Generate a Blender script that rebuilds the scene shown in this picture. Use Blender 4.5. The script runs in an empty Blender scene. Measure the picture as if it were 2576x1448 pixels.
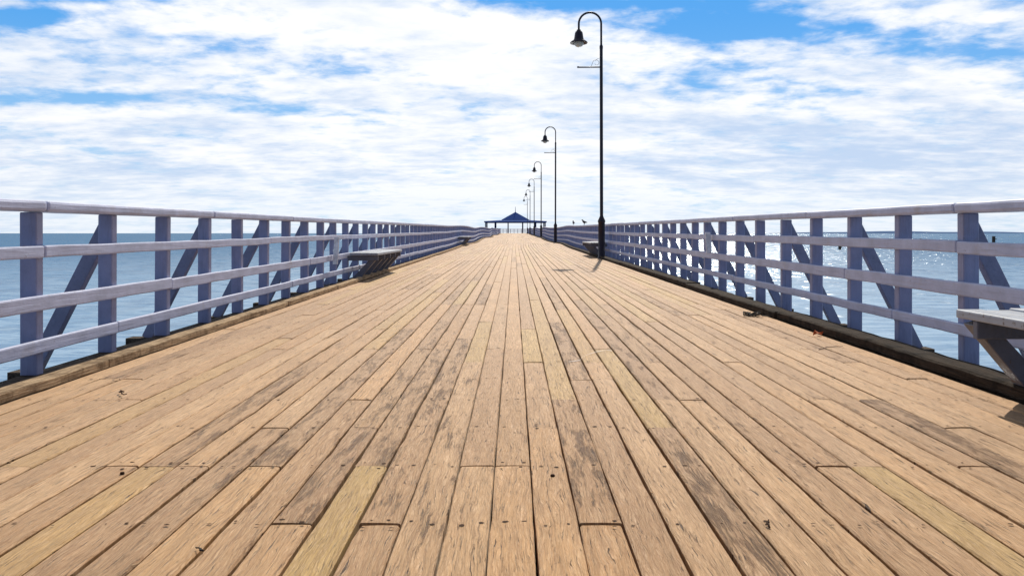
import bpy, math, random
from mathutils import Vector, Matrix
random.seed(7)
R=random.random
U=random.uniform
scene=bpy.context.scene
COL=scene.collection

# ---------------------------------------------------------------- helpers
def smooth(a,b,t):
    t=max(0,min(1,(t-a)/(b-a))); return t*t*(3-2*t)
def offx(y): return 0.14*math.sin((y-40)/7.0)*smooth(38,52,y)*(1-smooth(150,180,y))
def offz(y): return 0.0054*y+0.055*math.sin((y-36)/5.5)*smooth(34,48,y)*(1-smooth(150,180,y))

def obj(name,V=None,F=None,mat=None,parent=None,loc=(0,0,0),smooth_shade=False):
    if V is None: o=bpy.data.objects.new(name,None); o.empty_display_size=0.2
    else:
        me=bpy.data.meshes.new(name); me.from_pydata(V,[],F); me.update()
        o=bpy.data.objects.new(name,me)
        if mat: me.materials.append(mat)
        if smooth_shade:
            for p in me.polygons: p.use_smooth=True
    COL.objects.link(o); o.location=loc
    if parent: o.parent=parent
    return o
def top(o,label,cat=None,group=None,kind=None):
    o["label"]=label
    if cat: o["category"]=cat
    if group: o["group"]=group
    if kind: o["kind"]=kind
def box(V,F,x0,x1,y0,y1,z0,z1):
    b=len(V)
    V+=[(x0,y0,z0),(x1,y0,z0),(x1,y1,z0),(x0,y1,z0),(x0,y0,z1),(x1,y0,z1),(x1,y1,z1),(x0,y1,z1)]
    F+=[(b,b+3,b+2,b+1),(b+4,b+5,b+6,b+7),(b,b+1,b+5,b+4),(b+1,b+2,b+6,b+5),(b+2,b+3,b+7,b+6),(b+3,b,b+4,b+7)]
def prism(V,F,A,B,w,h,up=(0,1,0)):
    A=Vector(A);B=Vector(B);d=(B-A).normalized();u=Vector(up).normalized();s=d.cross(u).normalized()
    b=len(V)
    for P in (A,B):
        for a,c in ((-1,-1),(1,-1),(1,1),(-1,1)):
            V.append(tuple(P+u*(a*w/2)+s*(c*h/2)))
    F+=[(b,b+1,b+2,b+3),(b+7,b+6,b+5,b+4)]
    for i in range(4):
        j=(i+1)%4; F.append((b+i,b+4+i,b+4+j,b+j))
def tube(V,F,pts,rad,n=10,cap=True):
    pts=[Vector(p) for p in pts]; b=len(V); m=len(pts)
    ref=Vector((0,1,0))
    for i,p in enumerate(pts):
        t=(pts[min(i+1,m-1)]-pts[max(i-1,0)]).normalized()
        rf=ref if abs(t.dot(ref))<0.95 else Vector((1,0,0))
        a=t.cross(rf).normalized(); c=t.cross(a).normalized()
        r=rad[i] if isinstance(rad,(list,tuple)) else rad
        for k in range(n):
            q=2*math.pi*k/n
            V.append(tuple(p+a*(r*math.cos(q))+c*(r*math.sin(q))))
    for i in range(m-1):
        for k in range(n):
            l=(k+1)%n
            F.append((b+i*n+k,b+i*n+l,b+(i+1)*n+l,b+(i+1)*n+k))
    if cap:
        F.append(tuple(b+k for k in range(n))[::-1]); F.append(tuple(b+(m-1)*n+k for k in range(n)))
def revolve(V,F,prof,cx=0,cy=0,n=20):
    b=len(V)
    for r,z in prof:
        for k in range(n):
            q=2*math.pi*k/n; V.append((cx+r*math.cos(q),cy+r*math.sin(q),z))
    for i in range(len(prof)-1):
        for k in range(n):
            l=(k+1)%n; F.append((b+i*n+k,b+i*n+l,b+(i+1)*n+l,b+(i+1)*n+k))
def bevel(o,w,seg=1):
    m=o.modifiers.new("bevel",'BEVEL'); m.width=w; m.segments=seg; m.limit_method='ANGLE'
def copytree(o,parent=None,loc=None):
    c=o.copy(); COL.objects.link(c)
    if parent: c.parent=parent
    if loc is not None: c.location=loc
    for ch in list(o.children): copytree(ch,c)
    return c

# ---------------------------------------------------------------- node helpers
class NT:
    def __init__(s,tree): s.t=tree; s.n=tree.nodes; s.l=tree.links
    def new(s,t,**k):
        n=s.n.new(t)
        for a,b in k.items(): setattr(n,a,b)
        return n
    def put(s,sock,v):
        if v is None: return
        if isinstance(v,bpy.types.NodeSocket): s.l.new(v,sock)
        else:
            if isinstance(v,(tuple,list)) and sock.type=='RGBA' and len(v)==3: v=(*v,1)
            sock.default_value=v
    def math(s,op,a,b=None,c=None,clamp=False):
        n=s.new('ShaderNodeMath',operation=op); n.use_clamp=clamp
        s.put(n.inputs[0],a); s.put(n.inputs[1],b); s.put(n.inputs[2],c); return n.outputs[0]
    def comb(s,x,y,z=0.0):
        n=s.new('ShaderNodeCombineXYZ'); s.put(n.inputs[0],x); s.put(n.inputs[1],y); s.put(n.inputs[2],z); return n.outputs[0]
    def sep(s,v):
        n=s.new('ShaderNodeSeparateXYZ'); s.put(n.inputs[0],v); return n.outputs
    def noise(s,vec,scale,detail=4,rough=0.5,dist=0.0,out='Fac'):
        n=s.new('ShaderNodeTexNoise'); s.put(n.inputs['Vector'],vec)
        n.inputs['Scale'].default_value=scale; n.inputs['Detail'].default_value=detail
        n.inputs['Roughness'].default_value=rough; n.inputs['Distortion'].default_value=dist
        return n.outputs[out]
    def ramp(s,f,a,b,lo=0.0,hi=1.0):
        n=s.new('ShaderNodeMapRange'); n.interpolation_type='SMOOTHSTEP'
        s.put(n.inputs[0],f); s.put(n.inputs[1],a); s.put(n.inputs[2],b); s.put(n.inputs[3],lo); s.put(n.inputs[4],hi); return n.outputs[0]
    def mix(s,f,a,b,mode='MIX'):
        n=s.new('ShaderNodeMix',data_type='RGBA',blend_type=mode)
        s.put(n.inputs[0],f); s.put(n.inputs[6],a); s.put(n.inputs[7],b); return n.outputs[2]
    def bump(s,h,st=0.3,d=0.01):
        n=s.new('ShaderNodeBump'); n.inputs['Strength'].default_value=st; n.inputs['Distance'].default_value=d
        s.put(n.inputs['Height'],h); return n.outputs[0]
def material(name):
    m=bpy.data.materials.new(name); m.use_nodes=True
    N=NT(m.node_tree); p=N.n['Principled BSDF']; return m,N,p
def coord(N,kind='Object'):
    return N.new('ShaderNodeTexCoord').outputs[kind]

def wood_deck():
    m,N,p=material("weathered_deck_timber")
    at=N.new('ShaderNodeAttribute',attribute_name='board')
    r,dk,yl=N.sep(at.outputs['Vector'])
    x,y,z=N.sep(coord(N))
    off=N.math('MULTIPLY',r,37.0)
    M=lambda a,b:N.math('MULTIPLY',a,b)
    r2=N.math('FRACT',M(r,91.7)); r3=N.math('FRACT',M(r,57.3))
    warp=N.noise(N.comb(M(x,9.0),M(y,2.2),off),1,4,0.55)
    xw=N.math('ADD',x,M(warp,0.075))
    grain=N.noise(N.comb(M(xw,135),M(y,3.2),off),1,7,0.76)
    fine=N.noise(N.comb(M(xw,420),M(y,13),off),1,3,0.6)
    crack=N.noise(N.comb(M(xw,230),M(y,7.0),N.math('ADD',off,9.0)),1,4,0.6)
    patch=N.noise(N.comb(M(x,14),M(y,2.3),N.math('ADD',off,3.0)),1,7,0.76)
    band=N.noise(N.comb(M(x,5),M(y,1.6),N.math('ADD',off,15.0)),1,4,0.6)
    dirt=N.noise(N.comb(M(x,0.8),M(y,0.45),0.0),1,5,0.65)
    speck=N.noise(N.comb(M(x,90),M(y,40),off),1,4,0.7)
    c=N.mix(r,(0.63,0.370,0.165),(0.40,0.212,0.088))
    c=N.mix(M(r2,0.35),c,(0.62,0.41,0.235))
    c=N.mix(N.ramp(r3,0.55,1.0,0,0.55),c,(0.60,0.315,0.115))
    c=N.mix(N.ramp(band,0.35,0.65,0,0.42),c,(0.40,0.215,0.092))
    c=N.mix(M(yl,0.62),c,(0.52,0.345,0.090))
    c=N.mix(M(dk,0.46),c,(0.26,0.135,0.060))
    g=N.ramp(grain,0.38,0.60)
    c=N.mix(M(N.math('SUBTRACT',1.0,g),0.56),c,(0.20,0.095,0.036))
    c=N.mix(N.ramp(fine,0.42,0.66,0,0.30),c,(0.82,0.59,0.35))
    pth=N.math('SUBTRACT',0.62,M(dk,0.155))
    pm=N.ramp(patch,pth,N.math('ADD',pth,0.12))
    pm=M(pm,N.ramp(grain,0.59,0.43))
    c=N.mix(M(pm,0.78),c,(0.155,0.072,0.028))
    ck=N.ramp(crack,0.385,0.340)
    ck=M(ck,N.ramp(patch,0.42,0.56,0.3,1.0))
    c=N.mix(M(ck,0.92),c,(0.045,0.022,0.011))
    c=N.mix(N.ramp(dirt,0.45,0.72,0.0,0.35),c,(0.31,0.175,0.08))
    c=N.mix(N.ramp(speck,0.59,0.72,0.0,0.45),c,(0.19,0.09,0.035))
    N.put(p.inputs['Base Color'],c)
    p.inputs['Roughness'].default_value=0.54
    p.inputs['Specular IOR Level'].default_value=0.25
    p.inputs['Sheen Weight'].default_value=0.18
    p.inputs['Sheen Roughness'].default_value=0.17
    p.inputs['Sheen Tint'].default_value=(1,0.90,0.76,1)
    h=N.math('SUBTRACT',N.math('ADD',grain,M(fine,0.4)),N.math('ADD',M(pm,0.5),M(ck,1.5)))
    N.put(p.inputs['Normal'],N.bump(h,0.9,0.008))
    return m
def wood_dark(name,c1,c2,c3):
    m,N,p=material(name)
    x,y,z=N.sep(coord(N))
    v=N.comb(N.math('MULTIPLY',x,70),N.math('MULTIPLY',y,3.0),N.math('MULTIPLY',z,70))
    g=N.noise(v,1,6,0.7,0.3); b=N.noise(coord(N),7,6,0.65)
    c=N.mix(N.ramp(g,0.38,0.62),c1,c2)
    c=N.mix(N.ramp(b,0.45,0.66,0,0.8),c,c3)
    N.put(p.inputs['Base Color'],c); p.inputs['Roughness'].default_value=0.9
    p.inputs['Specular IOR Level'].default_value=0.12
    N.put(p.inputs['Normal'],N.bump(N.math('ADD',g,b),0.9,0.025)); return m
def paint(name,base,wear,stretch=(40,40,40),wv=0.66):
    m,N,p=material(name)
    g=coord(N)
    oi=N.new('ShaderNodeObjectInfo')
    x,y,z=N.sep(g)
    rz=N.math('MULTIPLY',oi.outputs['Random'],50)
    v=N.comb(N.math('MULTIPLY',x,stretch[0]),N.math('MULTIPLY',y,stretch[1]),N.math('ADD',N.math('MULTIPLY',z,stretch[2]),rz))
    g1=N.noise(v,1,5,0.6)
    v2=N.comb(x,y,N.math('ADD',z,rz))
    b=N.noise(v2,4.0,6,0.65); sp=N.noise(v2,26,5,0.7); st=N.noise(v2,2.1,5,0.7)
    dk=tuple(k*0.66 for k in base)
    c=N.mix(N.ramp(b,0.35,0.7,0,0.6),base,dk)
    c=N.mix(N.ramp(g1,0.5,0.75,0,0.45),c,tuple(k*0.5 for k in base))
    c=N.mix(N.ramp(st,0.55,0.72,0,0.45),c,(base[0]*0.75,base[1]*0.60,base[2]*0.42))
    c=N.mix(N.ramp(sp,wv,wv+0.07,0,0.8),c,wear)
    N.put(p.inputs['Base Color'],c); p.inputs['Roughness'].default_value=0.5
    p.inputs['Specular IOR Level'].default_value=0.35
    N.put(p.inputs['Normal'],N.bump(N.math('ADD',g1,N.math('MULTIPLY',sp,0.5)),0.6,0.007)); return m
def plain(name,c,rough=0.5,metal=0.0,sc=20,var=0.3,spec=0.4):
    m,N,p=material(name)
    b=N.noise(coord(N),sc,4,0.6)
    N.put(p.inputs['Base Color'],N.mix(N.ramp(b,0.35,0.7),c,tuple(k*(1-var) for k in c)))
    p.inputs['Roughness'].default_value=rough; p.inputs['Metallic'].default_value=metal
    p.inputs['Specular IOR Level'].default_value=spec
    N.put(p.inputs['Normal'],N.bump(b,0.15,0.004)); return m

M_deck=wood_deck()
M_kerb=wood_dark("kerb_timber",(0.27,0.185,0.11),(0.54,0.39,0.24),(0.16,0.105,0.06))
M_shadetimber=wood_dark("baked_shade_timber",(0.025,0.018,0.013),(0.06,0.043,0.03),(0.012,0.009,0.007))  # timber with shade put into its colour, for the shadowed right kerb
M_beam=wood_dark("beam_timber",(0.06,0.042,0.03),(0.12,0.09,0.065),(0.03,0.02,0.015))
M_post=paint("painted_post_timber",(0.285,0.305,0.47),(0.15,0.12,0.12),(40,40,3),0.64)
M_brace=paint("painted_brace_timber",(0.24,0.245,0.36),(0.15,0.11,0.09),(40,40,40),0.62)
M_rail=paint("painted_rail_timber",(0.48,0.51,0.67),(0.20,0.17,0.17),(45,2.5,45),0.64)
M_seat=paint("painted_seat_timber",(0.36,0.39,0.44),(0.12,0.08,0.05),(45,2.5,45),0.57)
M_seatleg=paint("weathered_bench_leg_timber",(0.14,0.15,0.19),(0.12,0.075,0.05),(40,40,40),0.60)
M_metal=plain("dark_lamp_metal",(0.022,0.016,0.026),0.45,0.2,12,0.4)
M_glass=plain("lamp_globe_glass",(0.55,0.53,0.45),0.15)
M_navy=plain("navy_roof_sheet",(0.007,0.055,0.24),0.85,0,3,0.2,0.05)
M_navyp=plain("blue_painted_timber",(0.02,0.04,0.14),0.8,0,3,0.2,0.1)
M_fascia=plain("blue_fascia_board",(0.12,0.17,0.38),0.8,0,3,0.2,0.1)
M_nail=plain("rusted_nail_iron",(0.06,0.03,0.015),0.8,0.0,80,0.5,0.1)
M_white=plain("white_sign_paint",(0.85,0.86,0.88),0.5)
M_bird=plain("bird_feathers_dark",(0.03,0.03,0.035),0.7,0,60)
M_birdg=plain("bird_feathers_grey",(0.09,0.09,0.10),0.7,0,60)
M_rope=plain("black_rope",(0.03,0.025,0.022),0.9,0,100)
M_twig=plain("dry_twig",(0.08,0.045,0.025),0.9,0,100)
M_leaf=plain("orange_dry_leaf",(0.60,0.12,0.02),0.7,0,60)
M_chalk=plain("pale_paint_mark",(0.78,0.70,0.62),0.8,0,90)

# ---------------------------------------------------------------- camera
cam=bpy.data.cameras.new("camera"); co=bpy.data.objects.new("camera",cam); COL.objects.link(co)
co.location=(0,0,1.0); co.rotation_euler=(math.radians(90),0,0)
cam.lens=26.0; cam.sensor_width=36; cam.shift_y=-0.0534; cam.shift_x=-0.002
cam.clip_end=60000; cam.clip_start=0.05
scene.camera=co

# ---------------------------------------------------------------- pier
pier=obj("pier"); top(pier,"long timber pier decked with weathered tan planks over the sea","pier")
PITCH=0.15; X0=-0.081
ROW0=2.51; ROWS=0.61
spec={ -4:[(-3,3.12,0,1)], 2:[(2.51,4.34,0.9,0)], -2:[(5.56,8.0,0.1,.9)], -3:[(4.34,6.78,1,0)], 1:[(-3,3.73,.1,0),(5.56,7.39,0,1)],
       5:[(1.29,3.73,0.85,0),(3.73,6.17,0,.9)], 10:[(0.68,3.12,0,.95)], 14:[(2.51,4.34,1,0)], -10:[(3.12,5.56,.8,0)],
       -8:[(0.68,3.73,.75,0)], -6:[(1.29,4.34,.35,0)], 0:[(3.12,6.17,0,.05)], -5:[(3.73,6.17,.6,.1)], 4:[(5.56,9.2,.1,.6)], 7:[(5.56,8.6,.6,.1)],
       -1:[(-3,3.12,.3,0)],-7:[(-3,3.12,.1,.1)],3:[(-3,4.9,.15,0)],8:[(1.9,6.2,.35,0)]}
V=[];F=[];A=[]
def add_board(x0,x1,y0,y1,dk,yl,far=False):
    r=R(); zj=U(-0.003,0.003); b=len(V)
    n=max(1,int((y1-y0)/(0.11 if y1<16 else (0.6 if y1<50 else 3.0))))
    nearc=abs((x0+x1)/2)<0.35
    g0=U(0.0035,0.0065); g1=U(0.0035,0.0065)
    if nearc: g0=U(0.0020,0.0036); g1=U(0.0020,0.0036)
    elif R()<0.3: g0+=U(0.001,0.003 if y0<9 else 0.007)
    ch=0.005 if not nearc else 0.0035; w0=w1=0; tw=U(-0.0015,0.0015)
    js=0.0017 if not nearc else 0.0012
    for i in range(n+1):
        y=y0+(y1-y0)*i/n
        if i==0: y+=U(0.001,0.006)
        if i==n: y-=U(0.001,0.006)
        if y1<16:
            w0=w0*0.70+U(-js,js); w1=w1*0.70+U(-js,js)
            if R()<0.06: w0+=U(0,js*3)
            if R()<0.06: w1-=U(0,js*3)
        a=x0+g0+max(w0,-g0*0.8)+offx(y); c=x1-g1+min(w1,g1*0.8)+offx(y); z=offz(y)+zj
        e=ch+abs(w0)*0.8
        V.extend([(a,y,z-0.06),(a,y,z-e),(a+e,y,z+tw),((a+c)/2,y,z+0.0012),(c-e,y,z-tw),(c,y,z-e),(c,y,z-0.06)])
        for q in range(7): A.append((r,dk,yl))
    for i in range(n):
        for q in range(6):
            p=b+i*7+q; F.append((p,p+1,p+8,p+7))
    F.append(tuple(b+q for q in range(7))[::-1]); e=b+n*7
    F.append(tuple(e+q for q in range(7)))
joints={}
def ry(i): return ROW0+ROWS*i
for k in range(-19,20):
    x0=X0+PITCH*(k); x1=x0+PITCH
    segs=[]; cur=ry(-9)
    sp=sorted(spec.get(k,[]))
    while cur<184:
        nxt=None
        for s in sp:
            if abs(s[0]-cur)<0.05 or (s[0]<cur and s[1]>cur+0.1 and s[0]<0): nxt=s; break
        if nxt:
            segs.append((cur,nxt[1],nxt[2],nxt[3])); cur=nxt[1]; continue
        L=random.choice([4,5,6,6,7,8,9,10])*ROWS
        end=cur+L
        for s in sp:
            if cur<s[0]-0.05<end: end=s[0]; break
        q=R(); dk=0; yl=0
        if q<0.16: dk=U(0.4,0.9)
        elif q<0.26: yl=U(0.4,0.95)
        elif q<0.6: dk=U(0.0,0.3)
        segs.append((cur,end,dk,yl)); cur=end
    for s in segs:
        add_board(x0,x1,s[0],s[1],s[2],s[3]); joints.setdefault(k,[]).append(s[1])
decking=obj("decking",V,F,M_deck,pier)
at=decking.data.attributes.new('board','FLOAT_VECTOR','POINT')
at.data.foreach_set('vector',[c for a in A for c in a])
# nails
V2=[];F2=[]
def disc(x,y,r,ry_):
    b=len(V2); z=offz(y)+0.0045; n=7; ph=R()
    for i in range(n):
        q=ph+2*math.pi*i/n; V2.append((x+offx(y)+r*math.cos(q)*U(.6,1.2),y+ry_*math.sin(q)*U(.6,1.2),z))
    F2.append(tuple(range(b,b+n)))
for k in range(-19,20):
    xc=X0+PITCH*(k+0.5)
    for i in range(-3,60):
        y=ROW0+ROWS*i
        j=any(abs(y-t)<0.05 for t in joints[k])
        for sx in (-0.035,0.037):
            if R()<0.22: continue
            for sy in ((-0.028,0.028) if j else (0,)):
                r=U(0.0032,0.0080); disc(xc+sx+U(-.016,.016),y+sy+U(-.020,.020),r*1.5,r*U(0.7,1.3))
nails=obj("nail_heads",V2,F2,M_nail,pier); nails["kind"]="stuff"; nails["label"]="rows of dark rusty nail heads in the planks"
def strip(V,F,x0,x1,z0,z1,ya,yb,step=1.0,jz=0,jx=0):
    b=len(V); n=max(1,int((yb-ya)/step)); z_=U(-jz,jz); x_=U(-jx,jx)
    for i in range(n+1):
        y=ya+(yb-ya)*i/n; z=offz(y)+z_*0.6+U(-jz,jz)*0.3; x=offx(y)+x_*0.6+U(-jx,jx)*0.3
        V.extend([(x0+x,y,z0+z),(x1+x,y,z0+z),(x1+x,y,z1+z),(x0+x,y,z1+z)])
    for i in range(n):
        p=b+i*4
        for q in range(4):
            w=(q+1)%4; F.append((p+q,p+w,p+4+w,p+4+q))
    F.append((b,b+3,b+2,b+1)); e=b+n*4; F.append((e,e+1,e+2,e+3))
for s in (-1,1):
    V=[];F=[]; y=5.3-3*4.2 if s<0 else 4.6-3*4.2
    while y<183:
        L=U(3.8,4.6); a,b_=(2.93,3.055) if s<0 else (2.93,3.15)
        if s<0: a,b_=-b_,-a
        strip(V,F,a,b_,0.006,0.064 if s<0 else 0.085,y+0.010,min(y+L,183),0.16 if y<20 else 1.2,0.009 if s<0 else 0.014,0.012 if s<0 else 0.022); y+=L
    kb=obj("kerb",V,F,M_kerb if s<0 else M_shadetimber,pier); bevel(kb,0.005 if s<0 else 0.014,1)
    V=[];F=[]; a,b_=(3.10,3.43)
    if s<0: a,b_=-b_,-a
    strip(V,F,a,b_,-0.26,-0.02,-3,184,1.0,0.004,0.003)
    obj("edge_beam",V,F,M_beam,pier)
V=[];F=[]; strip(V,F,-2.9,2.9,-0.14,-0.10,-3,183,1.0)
obj("underdeck_dark_sheet",V,F,M_shadetimber,pier)  # dark sheet added below the planks so the gaps look shadowed

# ---------------------------------------------------------------- railings
XP=3.38
def build_railing(s,first,sp,zr,braceodd,label):
    rl=obj("railing"); top(rl,label,"railing",group="railings along the pier edges")
    idx0=-3; n=int((183-first)/sp)
    V=[];F=[]; box(V,F,-0.06,0.06,-0.0375,0.0375,-0.02,1.118)
    pm=obj("post",V,F,M_post,rl); bevel(pm,0.006)
    V=[];F=[]; prism(V,F,(s*0.03,0,1.055),(s*0.66,0,-0.20),0.075,0.115,(0,1,0))
    bm=obj("brace",V,F,M_brace,rl); bevel(bm,0.005)
    cnt=0; SV=[];SF=[]; bc=0
    for i in range(idx0,n):
        y=first+sp*i; x=s*XP+offx(y)+U(-.006,.006); z=offz(y)
        if cnt<100:
            o=pm if cnt==0 else pm.copy()
            if cnt: COL.objects.link(o)
            o.location=(x,y,z); o.rotation_euler=(U(-.006,.006),U(-.008,.008),U(-.04,.04)); cnt+=1
        else: box(SV,SF,x-.06,x+.06,y-.0375,y+.0375,z-.02,z+1.118)
        if (i%2)==braceodd:
            o=bm if bc==0 else bm.copy()
            if bc: COL.objects.link(o)
            bc+=1
            o.location=(x,y+0.079,z); o.rotation_euler=(U(-.01,.01),U(-.012,.012),U(-.02,.02))
    far=obj("post",SV,SF,M_post,rl); far["kind"]="stuff"
    def ab(a,b): return (a,b) if s>0 else (-b,-a)
    def runs(name,xa,xb,z0,z1,ph,nb,jz,bev):
        V=[];F=[]; y=first+sp*(idx0+ph)
        a,b=ab(xa,xb)
        while y<183:
            e=min(y+sp*nb,184)
            strip(V,F,a,b,z0,z1,y+0.003,e-0.003,sp/3 if y<40 else sp,jz,0.005); y=e
        o=obj(name,V,F,M_rail,rl); bevel(o,bev,2); return o
    runs("handrail",3.265,3.47,1.119,1.195,0,3,0.006,0.020)
    for q,(zb,zt) in enumerate(zr):
        runs("rail",3.282,3.319,zb,zt,[1,3,2][q]-3,5,0.011,0.011)
    return rl
railL=build_railing(-1,5.18,0.963,[(.802,.886),(.427,.531),(.143,.236)],1,"white painted timber railing with lower rails curving slightly along the kerb")
railR=build_railing(1,5.50,0.925,[(.822,.915),(.507,.612),(.222,.306)],0,"white painted timber railing with birds perched on its handrail")
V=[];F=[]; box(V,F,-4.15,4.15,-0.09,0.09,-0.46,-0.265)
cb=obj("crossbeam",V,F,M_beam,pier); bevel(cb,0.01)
V=[];F=[]; box(V,F,0,0.74,-0.08,0.08,-0.36,-0.19); og=obj("outrigger_beam",V,F,M_beam,pier); k=0
for s,first,sp,od in ((-1,5.18,0.963,1),(1,5.5,0.925,0)):
    for i in range(-3,60):
        if (i%2)!=od: continue
        y=first+sp*i+0.079
        o=og if k==0 else og.copy()
        if k: COL.objects.link(o)
        k+=1
        o.location=(3.44 if s>0 else -4.18+U(-.06,.0),y,offz(y))
for i in range(40):
    y=-2.2+i*1.926*1.0
    o=cb if i==0 else cb.copy()
    if i: COL.objects.link(o)
    o.location=(0,y,offz(y))

# ---------------------------------------------------------------- benches
def bench(s):
    b=obj("bench"); L=3.1
    V=[];F=[]
    ws=[(2.65,2.80),(2.810,2.958),(2.968,3.20)]
    for a,c_ in ws:
        x0,x1=(a,c_) if s>0 else (-c_,-a)
        box(V,F,x0,x1,U(-.02,.02),L+U(-.02,.02),0.488,0.54+U(-.005,.005))
    seat=obj("seat",V,F,M_seat,b); bevel(seat,0.008,2)
    V=[];F=[]
    x0,x1=(2.66,3.26) if s>0 else (-3.26,-2.66)
    prism(V,F,(s*2.71,0,0.50),(s*3.12,0,0.01),0.10,0.125)
    V=[(a,b2,min(c,0.486)) for a,b2,c in V]
    box(V,F,x0,x1,-0.094,-0.051,0.385,0.486)
    leg=obj("leg",V,F,M_seatleg,b); bevel(leg,0.005)
    for q,yy in enumerate((0.16,0.90,1.60,2.30,3.02)):
        o=leg if q==0 else leg.copy()
        if q: COL.objects.link(o)
        o.location=(0,yy,0)
    return b
def placeb(b,y,label):
    b.location=(offx(y),y,offz(y)); top(b,label,"bench",group="benches fixed along the pier railing")
bL=bench(-1); placeb(bL,14.4,"painted timber bench with slanted legs against the railing")
bL2=copytree(bL); placeb(bL2,42.6,"painted timber bench with slanted legs against the railing")
bR=bench(1); placeb(bR,4.42-3.1,"worn white bench with chipped seat beside the railing")
bR2=copytree(bR); placeb(bR2,25.75,"painted timber bench beside the base of a street lamp")

# ---------------------------------------------------------------- lamps
def lamp():
    L=obj("street_lamp")
    V=[];F=[]; revolve(V,F,[(0.15,0.0),(0.15,0.03),(0.12,0.05),(0.115,1.22),(0.128,1.24),(0.128,1.30),(0.09,1.38),(0.06,1.45)],n=20)
    obj("base",V,F,M_metal,L,smooth_shade=True)
    V=[];F=[]; revolve(V,F,[(0.058,1.44),(0.054,7.2),(0.060,7.22),(0.060,7.30),(0.036,7.36)],n=16)
    obj("pole",V,F,M_metal,L,smooth_shade=True)
    V=[];F=[]; r=0.385; zc=8.08
    pts=[(0,0,7.3),(0,0,7.7)]+[(-r+r*math.cos(t),0,zc+r*math.sin(t)) for t in [math.pi*i/16 for i in range(17)]]+[(-2*r,0,7.84)]
    tube(V,F,pts,0.036,12); obj("gooseneck",V,F,M_metal,L,smooth_shade=True)
    V=[];F=[]; revolve(V,F,[(0.03,7.88),(0.07,7.87),(0.08,7.82),(0.11,7.81),(0.135,7.76),(0.15,7.66),(0.165,7.56),(0.20,7.51),(0.27,7.465),(0.30,7.435),(0.305,7.41),(0.285,7.41),(0.17,7.48),(0.05,7.52)],cx=-2*r,n=28)
    obj("lamp_shade",V,F,M_metal,L,smooth_shade=True)
    V=[];F=[]; revolve(V,F,[(0.15,7.46)]+[(0.17*math.cos(t),7.42-0.15*math.sin(t)) for t in [math.pi/2*i/7 for i in range(8)]],cx=-2*r,n=24)
    obj("globe",V,F,M_glass,L,smooth_shade=True)
    V=[];F=[]
    tube(V,F,[(0.03,0,6.58),(-0.80,0,6.58)],0.024,8)
    tube(V,F,[(-0.80,0,6.56),(-0.80,0,6.61)],0.03,8)
    obj("crossbar",V,F,M_metal,L,smooth_shade=True)
    V=[];F=[]
    sc=[]
    for i in range(26):
        t=i/25; a=math.pi*(0.0+1.9*t); rr=0.13*(1-0.6*t)
        sc.append((-0.17-rr*math.cos(a),0,6.72+rr*math.sin(a)))
    tube(V,F,[(-0.36,0,6.59)]+sc,0.006,6)
    tube(V,F,[(-0.05,0,6.90),(-0.14,0,6.86),(-0.2,0,6.80)],0.006,6)
    obj("scroll_bracket",V,F,M_metal,L,smooth_shade=True)
    return L
L0=lamp()
ys=[25.5,54,82.5,111,140,168]
for i,y in enumerate(ys):
    o=L0 if i==0 else copytree(L0)
    o.location=(3.02,y,offz(y)); o.rotation_euler=(0,U(-.004,.004),U(-.05,.05))
    top(o,"tall black swan-neck street lamp with bell shade on the pier deck","street lamp",group="street lamps along the pier")

# ---------------------------------------------------------------- end platform + pavilion
V=[];F=[];A2=[]
x=-9.0; zb=offz(186)
while x<9:
    box(V,F,x,x+0.145,184.1,203,zb-0.06,zb)
    r=R(); A2+= [(r,U(0,.3),0)]*8; x+=0.15
pf=obj("platform_decking",V,F,M_deck,pier)
at=pf.data.attributes.new('board','FLOAT_VECTOR','POINT'); at.data.foreach_set('vector',[c for a in A2 for c in a])
pv=obj("pavilion",loc=(0.35,193.5,zb)); top(pv,"open pavilion with navy blue two-tier hipped roof at the pier end","pavilion")
def hip(V,F,hx,hy,z0,tx,ty,z1,th=0.12):
    b=len(V)
    V+=[(-hx,-hy,z0),(hx,-hy,z0),(hx,hy,z0),(-hx,hy,z0),(-tx,-ty,z1),(tx,-ty,z1),(tx,ty,z1),(-tx,ty,z1)]
    F+=[(b,b+1,b+5,b+4),(b+1,b+2,b+6,b+5),(b+2,b+3,b+7,b+6),(b+3,b,b+4,b+7),(b+4,b+5,b+6,b+7),(b+3,b+2,b+1,b)]
V=[];F=[]; hip(V,F,7.9,6.5,3.05,3.0,2.6,3.42); obj("lower_roof",V,F,M_navy,pv)
V=[];F=[]; hip(V,F,3.6,3.1,3.45,0.08,0.08,5.5); obj("upper_roof",V,F,M_navy,pv)
V=[];F=[]; tube(V,F,[(0,0,5.4),(0,0,6.1),(0,0,6.9)],[0.1,0.06,0.04],8); obj("finial",V,F,M_navy,pv)
V=[];F=[]
for a,b_,c_,d in ((-7.9,7.9,-6.52,-6.4),(-7.9,7.9,6.4,6.52),(-7.92,-7.8,-6.4,6.4),(7.8,7.92,-6.4,6.4)): box(V,F,a,b_,c_,d,2.72,3.06)
obj("fascia",V,F,M_fascia,pv)
V=[];F=[]; box(V,F,-0.1,0.1,-0.1,0.1,0,2.95); pp=obj("post",V,F,M_navyp,pv); k=0
for yy in (-6.2,0,6.2):
    for xx in (-7.6,-5.2,-1.9,1.9,5.2,7.6):
        o=pp if k==0 else pp.copy()
        if k: COL.objects.link(o)
        o.location=(xx,yy,0); k+=1
er=obj("railing"); top(er,"painted timber railing closing the far end of the pier","railing",group="railings along the pier edges")
V=[];F=[]
for zz in (0.3,0.6,0.9,1.15): box(V,F,-9,9,202.6,202.66,zb+zz-0.05,zb+zz+0.04)
obj("rail",V,F,M_rail,er)
V=[];F=[]
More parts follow.
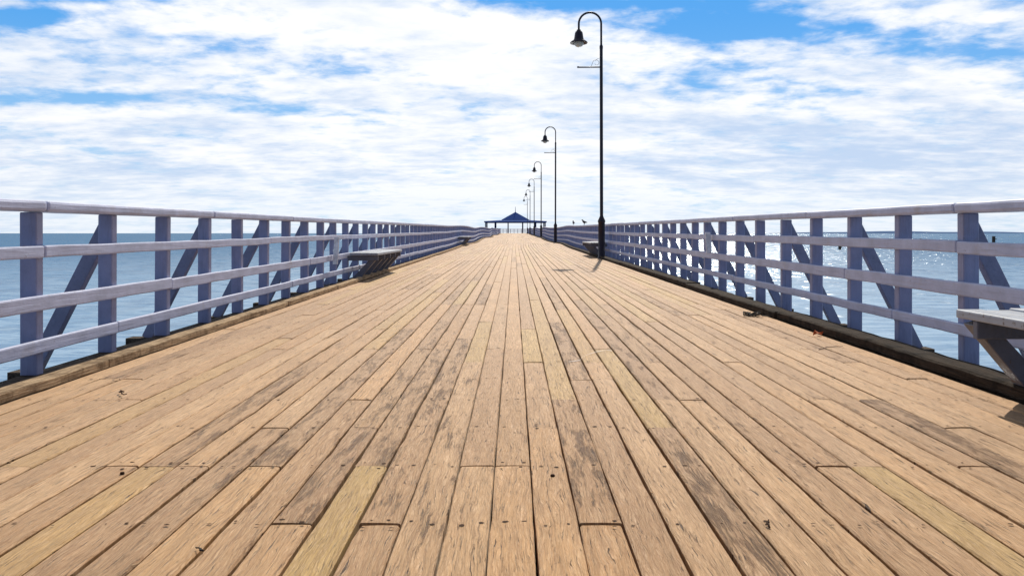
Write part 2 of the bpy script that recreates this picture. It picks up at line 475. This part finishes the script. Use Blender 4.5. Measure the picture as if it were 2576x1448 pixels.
for i in range(19): box(V,F,-9+i-0.06,-9+i+0.06,202.67,202.76,zb,zb+1.1)
q=obj("post",V,F,M_post,er); q["kind"]="stuff"

# ---------------------------------------------------------------- sign boards on railing
for s,y,z0,z1 in ((-1,13.3,.37,.86),(1,12.2,.60,.95)):
    V=[];F=[]; box(V,F,-0.05,0.05,-0.010,0.010,0,z1-z0)
    o=obj("sign_board",V,F,M_white,None,(s*3.215,y,offz(y)+z0)); bevel(o,0.004)
    o.rotation_euler=(math.radians(-6),0,math.radians(s*20))
    V=[];F=[]; box(V,F,0.03 if s>0 else -0.075,0.075 if s>0 else -0.03,0.011,0.03,(z1-z0)*0.45,(z1-z0)*0.55)
    obj("mounting_bracket",V,F,M_white,o)
    top(o,"small blank white board fixed to the railing","sign",group="white boards on the railings")

# ---------------------------------------------------------------- birds
def bird(name,x,y,yaw,mat,sc,label,cat):
    me=bpy.data.meshes.new(name)
    v=[(0,-.17,.13),(0,-.10,.145),(0,-.03,.15),(0,.045,.175),(0,.085,.225),(0,.10,.265),(0,.135,.262),(0,.165,.255),
       (.022,-.005,.09),(.022,.0,.045),(.022,.005,.004),(.022,.03,.003),(-.022,-.005,.09),(-.022,.0,.045),(-.022,.005,.004),(-.022,.03,.003)]
    r=[.014,.034,.062,.058,.036,.036,.014,.004,.014,.007,.006,.004,.014,.007,.006,.004]
    e=[(0,1),(1,2),(2,3),(3,4),(4,5),(5,6),(6,7),(2,8),(8,9),(9,10),(10,11),(2,12),(12,13),(13,14),(14,15)]
    me.from_pydata(v,e,[]); me.materials.append(mat)
    o=bpy.data.objects.new(name,me); COL.objects.link(o)
    m=o.modifiers.new("skin",'SKIN')
    for i,sv in enumerate(me.skin_vertices[0].data): sv.radius=(r[i],r[i]); sv.use_root=(i==2)
    m.use_smooth_shade=True
    q=o.modifiers.new("sub",'SUBSURF'); q.levels=2; q.render_levels=2
    o.location=(x,y,offz(y)+1.197); o.rotation_euler=(0,0,yaw); o.scale=(sc,sc,sc)
    top(o,label,cat)
    V=[];F=[]
    for sx in (-1,1):
        b=len(V)
        pts=[(.04,.06,.19),(.062,.0,.185),(.058,-.07,.165),(.02,-.19,.13),(.045,-.08,.125),(.06,.0,.13)]
        V+=[(sx*p[0],p[1],p[2]) for p in pts]; F.append(tuple(range(b,b+6)))
    w=obj("wings",V,F,mat,o); md=w.modifiers.new("s",'SOLIDIFY'); md.thickness=0.012
    return o
bird("pigeon",3.36,41.8,math.radians(160),M_birdg,0.95,"grey pigeon perched on the railing looking along the pier","bird")
bird("crow",3.36,35.4,math.radians(110),M_bird,0.95,"black crow perched on the railing leaning forward","bird")

# ---------------------------------------------------------------- small things on deck
def curvy(name,x,y,n,size,rad,mat,label,cat,flat=0.01,turns=1.0,seed=1,sx=1,sy=1):
    rnd=random.Random(seed); V=[];F=[]; pts=[]; a=rnd.uniform(0,6)
    px=py=0
    for i in range(n):
        a+=rnd.uniform(-1,1)*turns; px+=math.cos(a)*size/n*sx; py+=math.sin(a)*size/n*sy
        pts.append((px,py,rad+abs(math.sin(i*1.3))*flat))
    tube(V,F,pts,[rad*(1-0.5*i/n) for i in range(n)],6)
    o=obj(name,V,F,mat,None,(x,y,offz(y)+0.002),True); top(o,label,cat); return o
V=[];F=[]; pts=[]
for i in range(90):
    t=i/90*2*math.pi*4
    rr=0.055+0.035*math.sin(t*1.37+1)
    pts.append((rr*math.cos(t)*1.2+0.03*math.sin(2.3*t),rr*math.sin(t)*1.3+0.04*math.cos(1.7*t),0.009+0.016*(1+math.sin(t*2.6))))
pts+= [(0.10+0.02*i,-0.02-0.012*i+0.01*math.sin(i),0.008) for i in range(1,6)]
tube(V,F,pts,0.0065,6)
o=obj("rope_scrap",V,F,M_rope,None,(2.73,8.5,offz(8.5)+0.003),True); top(o,"tangled scrap of black rope on the planks","rope")
curvy("twig",-2.36,4.53,9,0.26,0.005,M_twig,"thin curved dry twig lying on the planks","twig",0.012,0.5,5,1.2,.5)
curvy("twig",0.86,2.46,8,0.08,0.004,M_twig,"short dark twig caught between two planks","twig",0.008,1.3,8)
curvy("rope_scrap",-0.955,2.29,12,0.07,0.0035,M_rope,"small curl of dark cord on the planks","rope",0.003,0.9,12,1,.5)
curvy("twig",2.50,6.1,14,0.55,0.0035,M_twig,"long thin dark twig lying near the kerb","twig",0.004,0.35,21,1.2,.4)
def bolt(x,y):
    V=[];F=[]; revolve(V,F,[(0.0095,0.0),(0.0095,0.005),(0.007,0.009),(0.0,0.010)],n=6)
    o=obj("bolt_head",V,F,M_nail,None,(x,y,offz(y)+0.0015)); top(o,"dark domed bolt head set in a plank","bolt",group="bolts in the deck"); return o
bolt(-1.6,3.02); bolt(.156,2.99)
V=[];F=[]
for i in range(9):
    t=i/8; V+= [(-.05+t*.12,-.03*math.sin(math.pi*t),0.004+0.03*abs(math.sin(4*t))),(-.05+t*.12,.03*math.sin(math.pi*t),0.012+0.035*abs(math.sin(3*t+1)))]
for i in range(8): F.append((2*i,2*i+2,2*i+3,2*i+1))
lf=obj("dry_leaf",V,F,M_leaf,None,(2.84,6.94,offz(6.94)+0.004)); top(lf,"curled orange dry leaf on the planks","leaf"); lf.rotation_euler=(0.3,0,0.4)
V=[];F=[]; P=[(0.41,5.55),(0.50,5.62),(0.53,5.75),(0.60,5.90),(0.68,6.02),(0.76,6.10),(0.80,6.06)]
for i,(x,y) in enumerate(P):
    w=0.010*(1+0.6*math.sin(i*2.1)); V+=[(x-w*.3,y-w,offz(y)+0.0062),(x+w*.3,y+w,offz(y)+0.0062)]
for i in range(len(P)-1): F.append((2*i,2*i+2,2*i+3,2*i+1))
obj("paint_mark",V,F,M_chalk,pier)

# ---------------------------------------------------------------- water
def water():
    m,N,p=material("sea_water")
    for n in list(N.n): N.n.remove(n)
    out=N.new('ShaderNodeOutputMaterial')
    c=coord(N); x,y,z=N.sep(c)
    M=lambda a,b:N.math('MULTIPLY',a,b)
    d=N.math('SQRT',N.math('ADD',M(x,x),M(y,y)))
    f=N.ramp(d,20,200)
    v=N.comb(M(x,0.45),y,0.0)
    w1=N.noise(N.comb(M(x,0.30),M(y,0.9),0.0),1.0,7,0.7,0.4); w3=N.noise(v,0.03,5,0.6); w2=N.noise(v,2.6,4,0.6,0.3)
    w4=N.noise(N.comb(M(x,0.12),M(y,0.10),0.0),1.0,6,0.75,0.2)
    wc=N.noise(v,1.1,5,0.65,0.3,out='Color')
    gust=N.ramp(N.noise(N.comb(M(x,0.8),M(y,0.03),3.0),1.0,3,0.75),0.44,0.66,0.40,2.0)
    cr,cg,cb_=N.sep(wc)
    K=M(N.ramp(d,10,200,0.8,7.0),gust)
    ny=M(N.math('SUBTRACT',cg,0.5),K)
    # wave crests run obliquely to the pier
    nx=N.math('ADD',M(N.math('SUBTRACT',cr,0.5),M(K,0.30)),M(ny,0.45))
    nn=N.new('ShaderNodeVectorMath',operation='NORMALIZE'); N.put(nn.inputs[0],N.comb(nx,ny,1.0)); nm=nn.outputs[0]
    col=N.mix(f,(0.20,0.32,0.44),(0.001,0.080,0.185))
    col=N.mix(N.ramp(w1,0.44,0.56,0,0.7),col,(0.004,0.105,0.235))
    col=N.mix(N.ramp(w2,0.5,0.65,0,0.35),col,(0.004,0.08,0.19))
    col=N.mix(N.ramp(w3,0.4,0.7,0,0.28),col,(0.03,0.17,0.31))
    col=N.mix(N.ramp(w4,0.46,0.60,0,0.4),col,(0.001,0.06,0.15))
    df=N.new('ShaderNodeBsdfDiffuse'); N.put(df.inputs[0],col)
    gl=N.new('ShaderNodeBsdfGlossy'); gl.inputs['Roughness'].default_value=0.25; N.put(gl.inputs['Normal'],nm); N.put(gl.inputs[0],(0.9,0.95,1))
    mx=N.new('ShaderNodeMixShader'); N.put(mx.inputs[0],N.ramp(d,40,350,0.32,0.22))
    N.l.new(df.outputs[0],mx.inputs[1]); N.l.new(gl.outputs[0],mx.inputs[2]); N.l.new(mx.outputs[0],out.inputs[0])
    return m
S=40000
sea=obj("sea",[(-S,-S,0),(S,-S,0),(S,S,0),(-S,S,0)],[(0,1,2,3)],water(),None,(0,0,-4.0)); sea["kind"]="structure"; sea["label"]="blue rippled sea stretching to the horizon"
m_h,N,p=material("hazy_hills"); p.inputs['Roughness'].default_value=1; p.inputs['Specular IOR Level'].default_value=0
N.put(p.inputs['Base Color'],N.mix(N.noise(coord(N),0.001,3),(0.72,0.80,0.90),(0.62,0.72,0.85)))
V=[];F=[]; n=90
for i in range(n+1):
    t=i/n; x=5500+t*9000; hh=52*math.sin(math.pi*t)**0.5*(0.55+0.3*math.sin(t*9)+0.15*math.sin(t*31+1))+4
    V+=[(x,15000-t*1500,-5),(x,15000-t*1500,hh),(x+100,16500,-5)]
for i in range(n):
    a=3*i; F+=[(a,a+3,a+4,a+1),(a+1,a+4,a+5,a+2)]
hl=obj("hills",V,F,m_h,None,smooth_shade=True); hl["kind"]="structure"; hl["label"]="low hazy hills on the far shore"
def pile(x,y,hgt,r):
    V=[];F=[]; revolve(V,F,[(r,-1),(r*0.95,hgt*0.9),(r*1.15,hgt*0.92),(r*1.1,hgt),(0.02,hgt+0.1)],n=12)
    o=obj("marker_pile",V,F,M_beam,None,(x,y,-4)); top(o,"dark timber pile standing in open water","pile",group="timber piles in the sea")
    V=[];F=[]; box(V,F,-r*1.3,r*1.3,-r*1.25,-r*1.05,hgt*0.5,hgt*0.62); obj("cross_board",V,F,M_beam,o)
pile(100,227,1.5,0.45); pile(262,404,3.3,0.8); pile(222,404,2.0,0.6)

# ---------------------------------------------------------------- world
w=bpy.data.worlds.new("World"); scene.world=w; w.use_nodes=True
N=NT(w.node_tree); bg=N.n['Background']
SUN_EL,SUN_AZ=math.radians(45),math.radians(8)
sky=N.new('ShaderNodeTexSky',sky_type='NISHITA'); sky.sun_disc=False; sky.sun_elevation=SUN_EL; sky.sun_rotation=SUN_AZ
g=coord(N,'Generated'); x,y,z=N.sep(g)
zc=N.math('MAXIMUM',z,0.0)
inv=N.math('DIVIDE',1.0,N.math('ADD',zc,0.14))
px=N.math('MULTIPLY',x,inv); py=N.math('MULTIPLY',y,inv)
P=N.comb(px,N.math('MULTIPLY',py,1.15),0.0)
ya=N.math('MAXIMUM',N.math('ABSOLUTE',y),0.05)
u=N.math('DIVIDE',x,ya); v=N.math('DIVIDE',z,ya)
def blob(cx,cy,ax,ay,k):
    u0=(cx-1288)/1860; v0=(587-cy)/1860
    a=N.math('DIVIDE',N.math('SUBTRACT',u,u0),ax/1860); b=N.math('DIVIDE',N.math('SUBTRACT',v,v0),ay/1860)
    r2=N.math('ADD',N.math('MULTIPLY',a,a),N.math('MULTIPLY',b,b))
    return N.math('MULTIPLY',N.math('EXPONENT',N.math('MULTIPLY',r2,-1.0)),k)
front=N.ramp(y,0.0,0.3)
def total(L):
    t=None
    for b in L:
        q=blob(*b); t=q if t is None else N.math('ADD',t,q)
    return t
holes=total([(20,45,160,24,.24),(560,118,200,34,.13),(900,172,130,20,.07),(150,250,380,20,.18),(740,282,180,16,.11),(1450,0,240,30,.20),(1680,20,300,46,.20),(1800,75,220,28,.14),(2150,85,320,38,.18),
          (2480,125,170,30,.13),(2050,235,260,26,.10),(230,105,140,24,.06),(200,2,160,10,.12),(2576,0,60,20,.05),(1980,190,300,40,.03),(100,380,240,36,.08),(430,205,220,16,.07),(60,330,150,20,.05)])
fill=total([(950,60,400,90,.09),(2430,40,170,26,.12),(1300,300,1500,110,.04),(1300,450,2500,110,.05),(2300,180,200,20,.05),(1900,110,220,14,.05),(1690,28,40,10,.07),(1150,200,300,60,.05)])
n1=N.noise(P,2.3,8,0.57,0.25)
n1b=N.noise(P,8.0,7,0.58,0.2)
n2=N.noise(P,0.6,4,0.5)
dens=N.math('ADD',N.math('MULTIPLY',n1,0.56),N.math('ADD',N.math('MULTIPLY',n1b,0.42),N.math('MULTIPLY',n2,0.22)))
dens=N.math('ADD',N.math('SUBTRACT',dens,N.math('MULTIPLY',holes,front)),N.math('MULTIPLY',fill,front))
dens=N.math('SUBTRACT',dens,N.ramp(y,0.2,-0.5,0,0.12))
cov=N.ramp(dens,0.405,0.645)
Ps=N.comb(N.math('MULTIPLY',px,1.0),N.math('MULTIPLY',py,1.45),7.0)
sh=N.noise(Ps,1.7,6,0.55,0.2)
sh2=N.noise(Ps,7,5,0.58,0.2)
greyb=N.math('SUBTRACT',total([(2150,390,560,90,.16),(1120,240,280,34,.09),(500,440,600,60,.07),(300,330,500,50,.05)]),total([(1200,110,400,100,.12),(1300,400,500,200,.04),(1250,520,1100,50,.05)]))
shm=N.math('ADD',N.math('MULTIPLY',sh,0.66),N.math('MULTIPLY',sh2,0.34))
shf=N.ramp(N.math('ADD',shm,N.math('MULTIPLY',greyb,front)),0.40,0.72)
lit=N.ramp(N.math('ADD',N.math('MULTIPLY',y,0.75),N.math('MULTIPLY',z,0.5)),-0.6,0.85)
c_cloud=N.mix(shf,(10.3,10.4,10.6),(5.7,7.1,9.3))
c_far=N.mix(shf,(3.5,3.9,5.2),(1.8,2.2,3.6))  # unseen clouds behind the camera darkened to keep railing fronts in shade
c_cloud=N.mix(lit,c_far,c_cloud)
blue=N.mix(N.ramp(z,0.0,0.30),(4.2,7.0,9.7),(0.5,3.7,9.0))
blue=N.mix(0.10,blue,sky.outputs[0])
blue=N.mix(lit,N.mix(0.5,(0.6,1.4,3.6),sky.outputs[0]),blue)
colr=N.mix(cov,blue,c_cloud)
hz=N.ramp(z,0.11,-0.005)
hazec=N.mix(lit,(3.2,3.9,5.4),(7.9,8.9,9.9))
colr=N.mix(N.math('MULTIPLY',hz,0.5),colr,hazec)
colr=N.mix(N.ramp(z,0.36,0.7,0,0.70),colr,(1.4,1.7,2.4))  # unseen sky overhead dimmed to deepen the shadows
N.put(bg.inputs[0],colr); bg.inputs[1].default_value=0.1

sun=bpy.data.lights.new("sun",'SUN'); sun.energy=5.0; sun.angle=math.radians(0.5); sun.color=(1,0.92,0.79)
so=bpy.data.objects.new("sun",sun); COL.objects.link(so)
sd=Vector((math.sin(SUN_AZ)*math.cos(SUN_EL),math.cos(SUN_AZ)*math.cos(SUN_EL),math.sin(SUN_EL)))
so.rotation_euler=sd.to_track_quat('Z','Y').to_euler(); so.location=(0,0,20)
scene.view_settings.view_transform='Standard'; scene.view_settings.look='None'; scene.view_settings.exposure=0
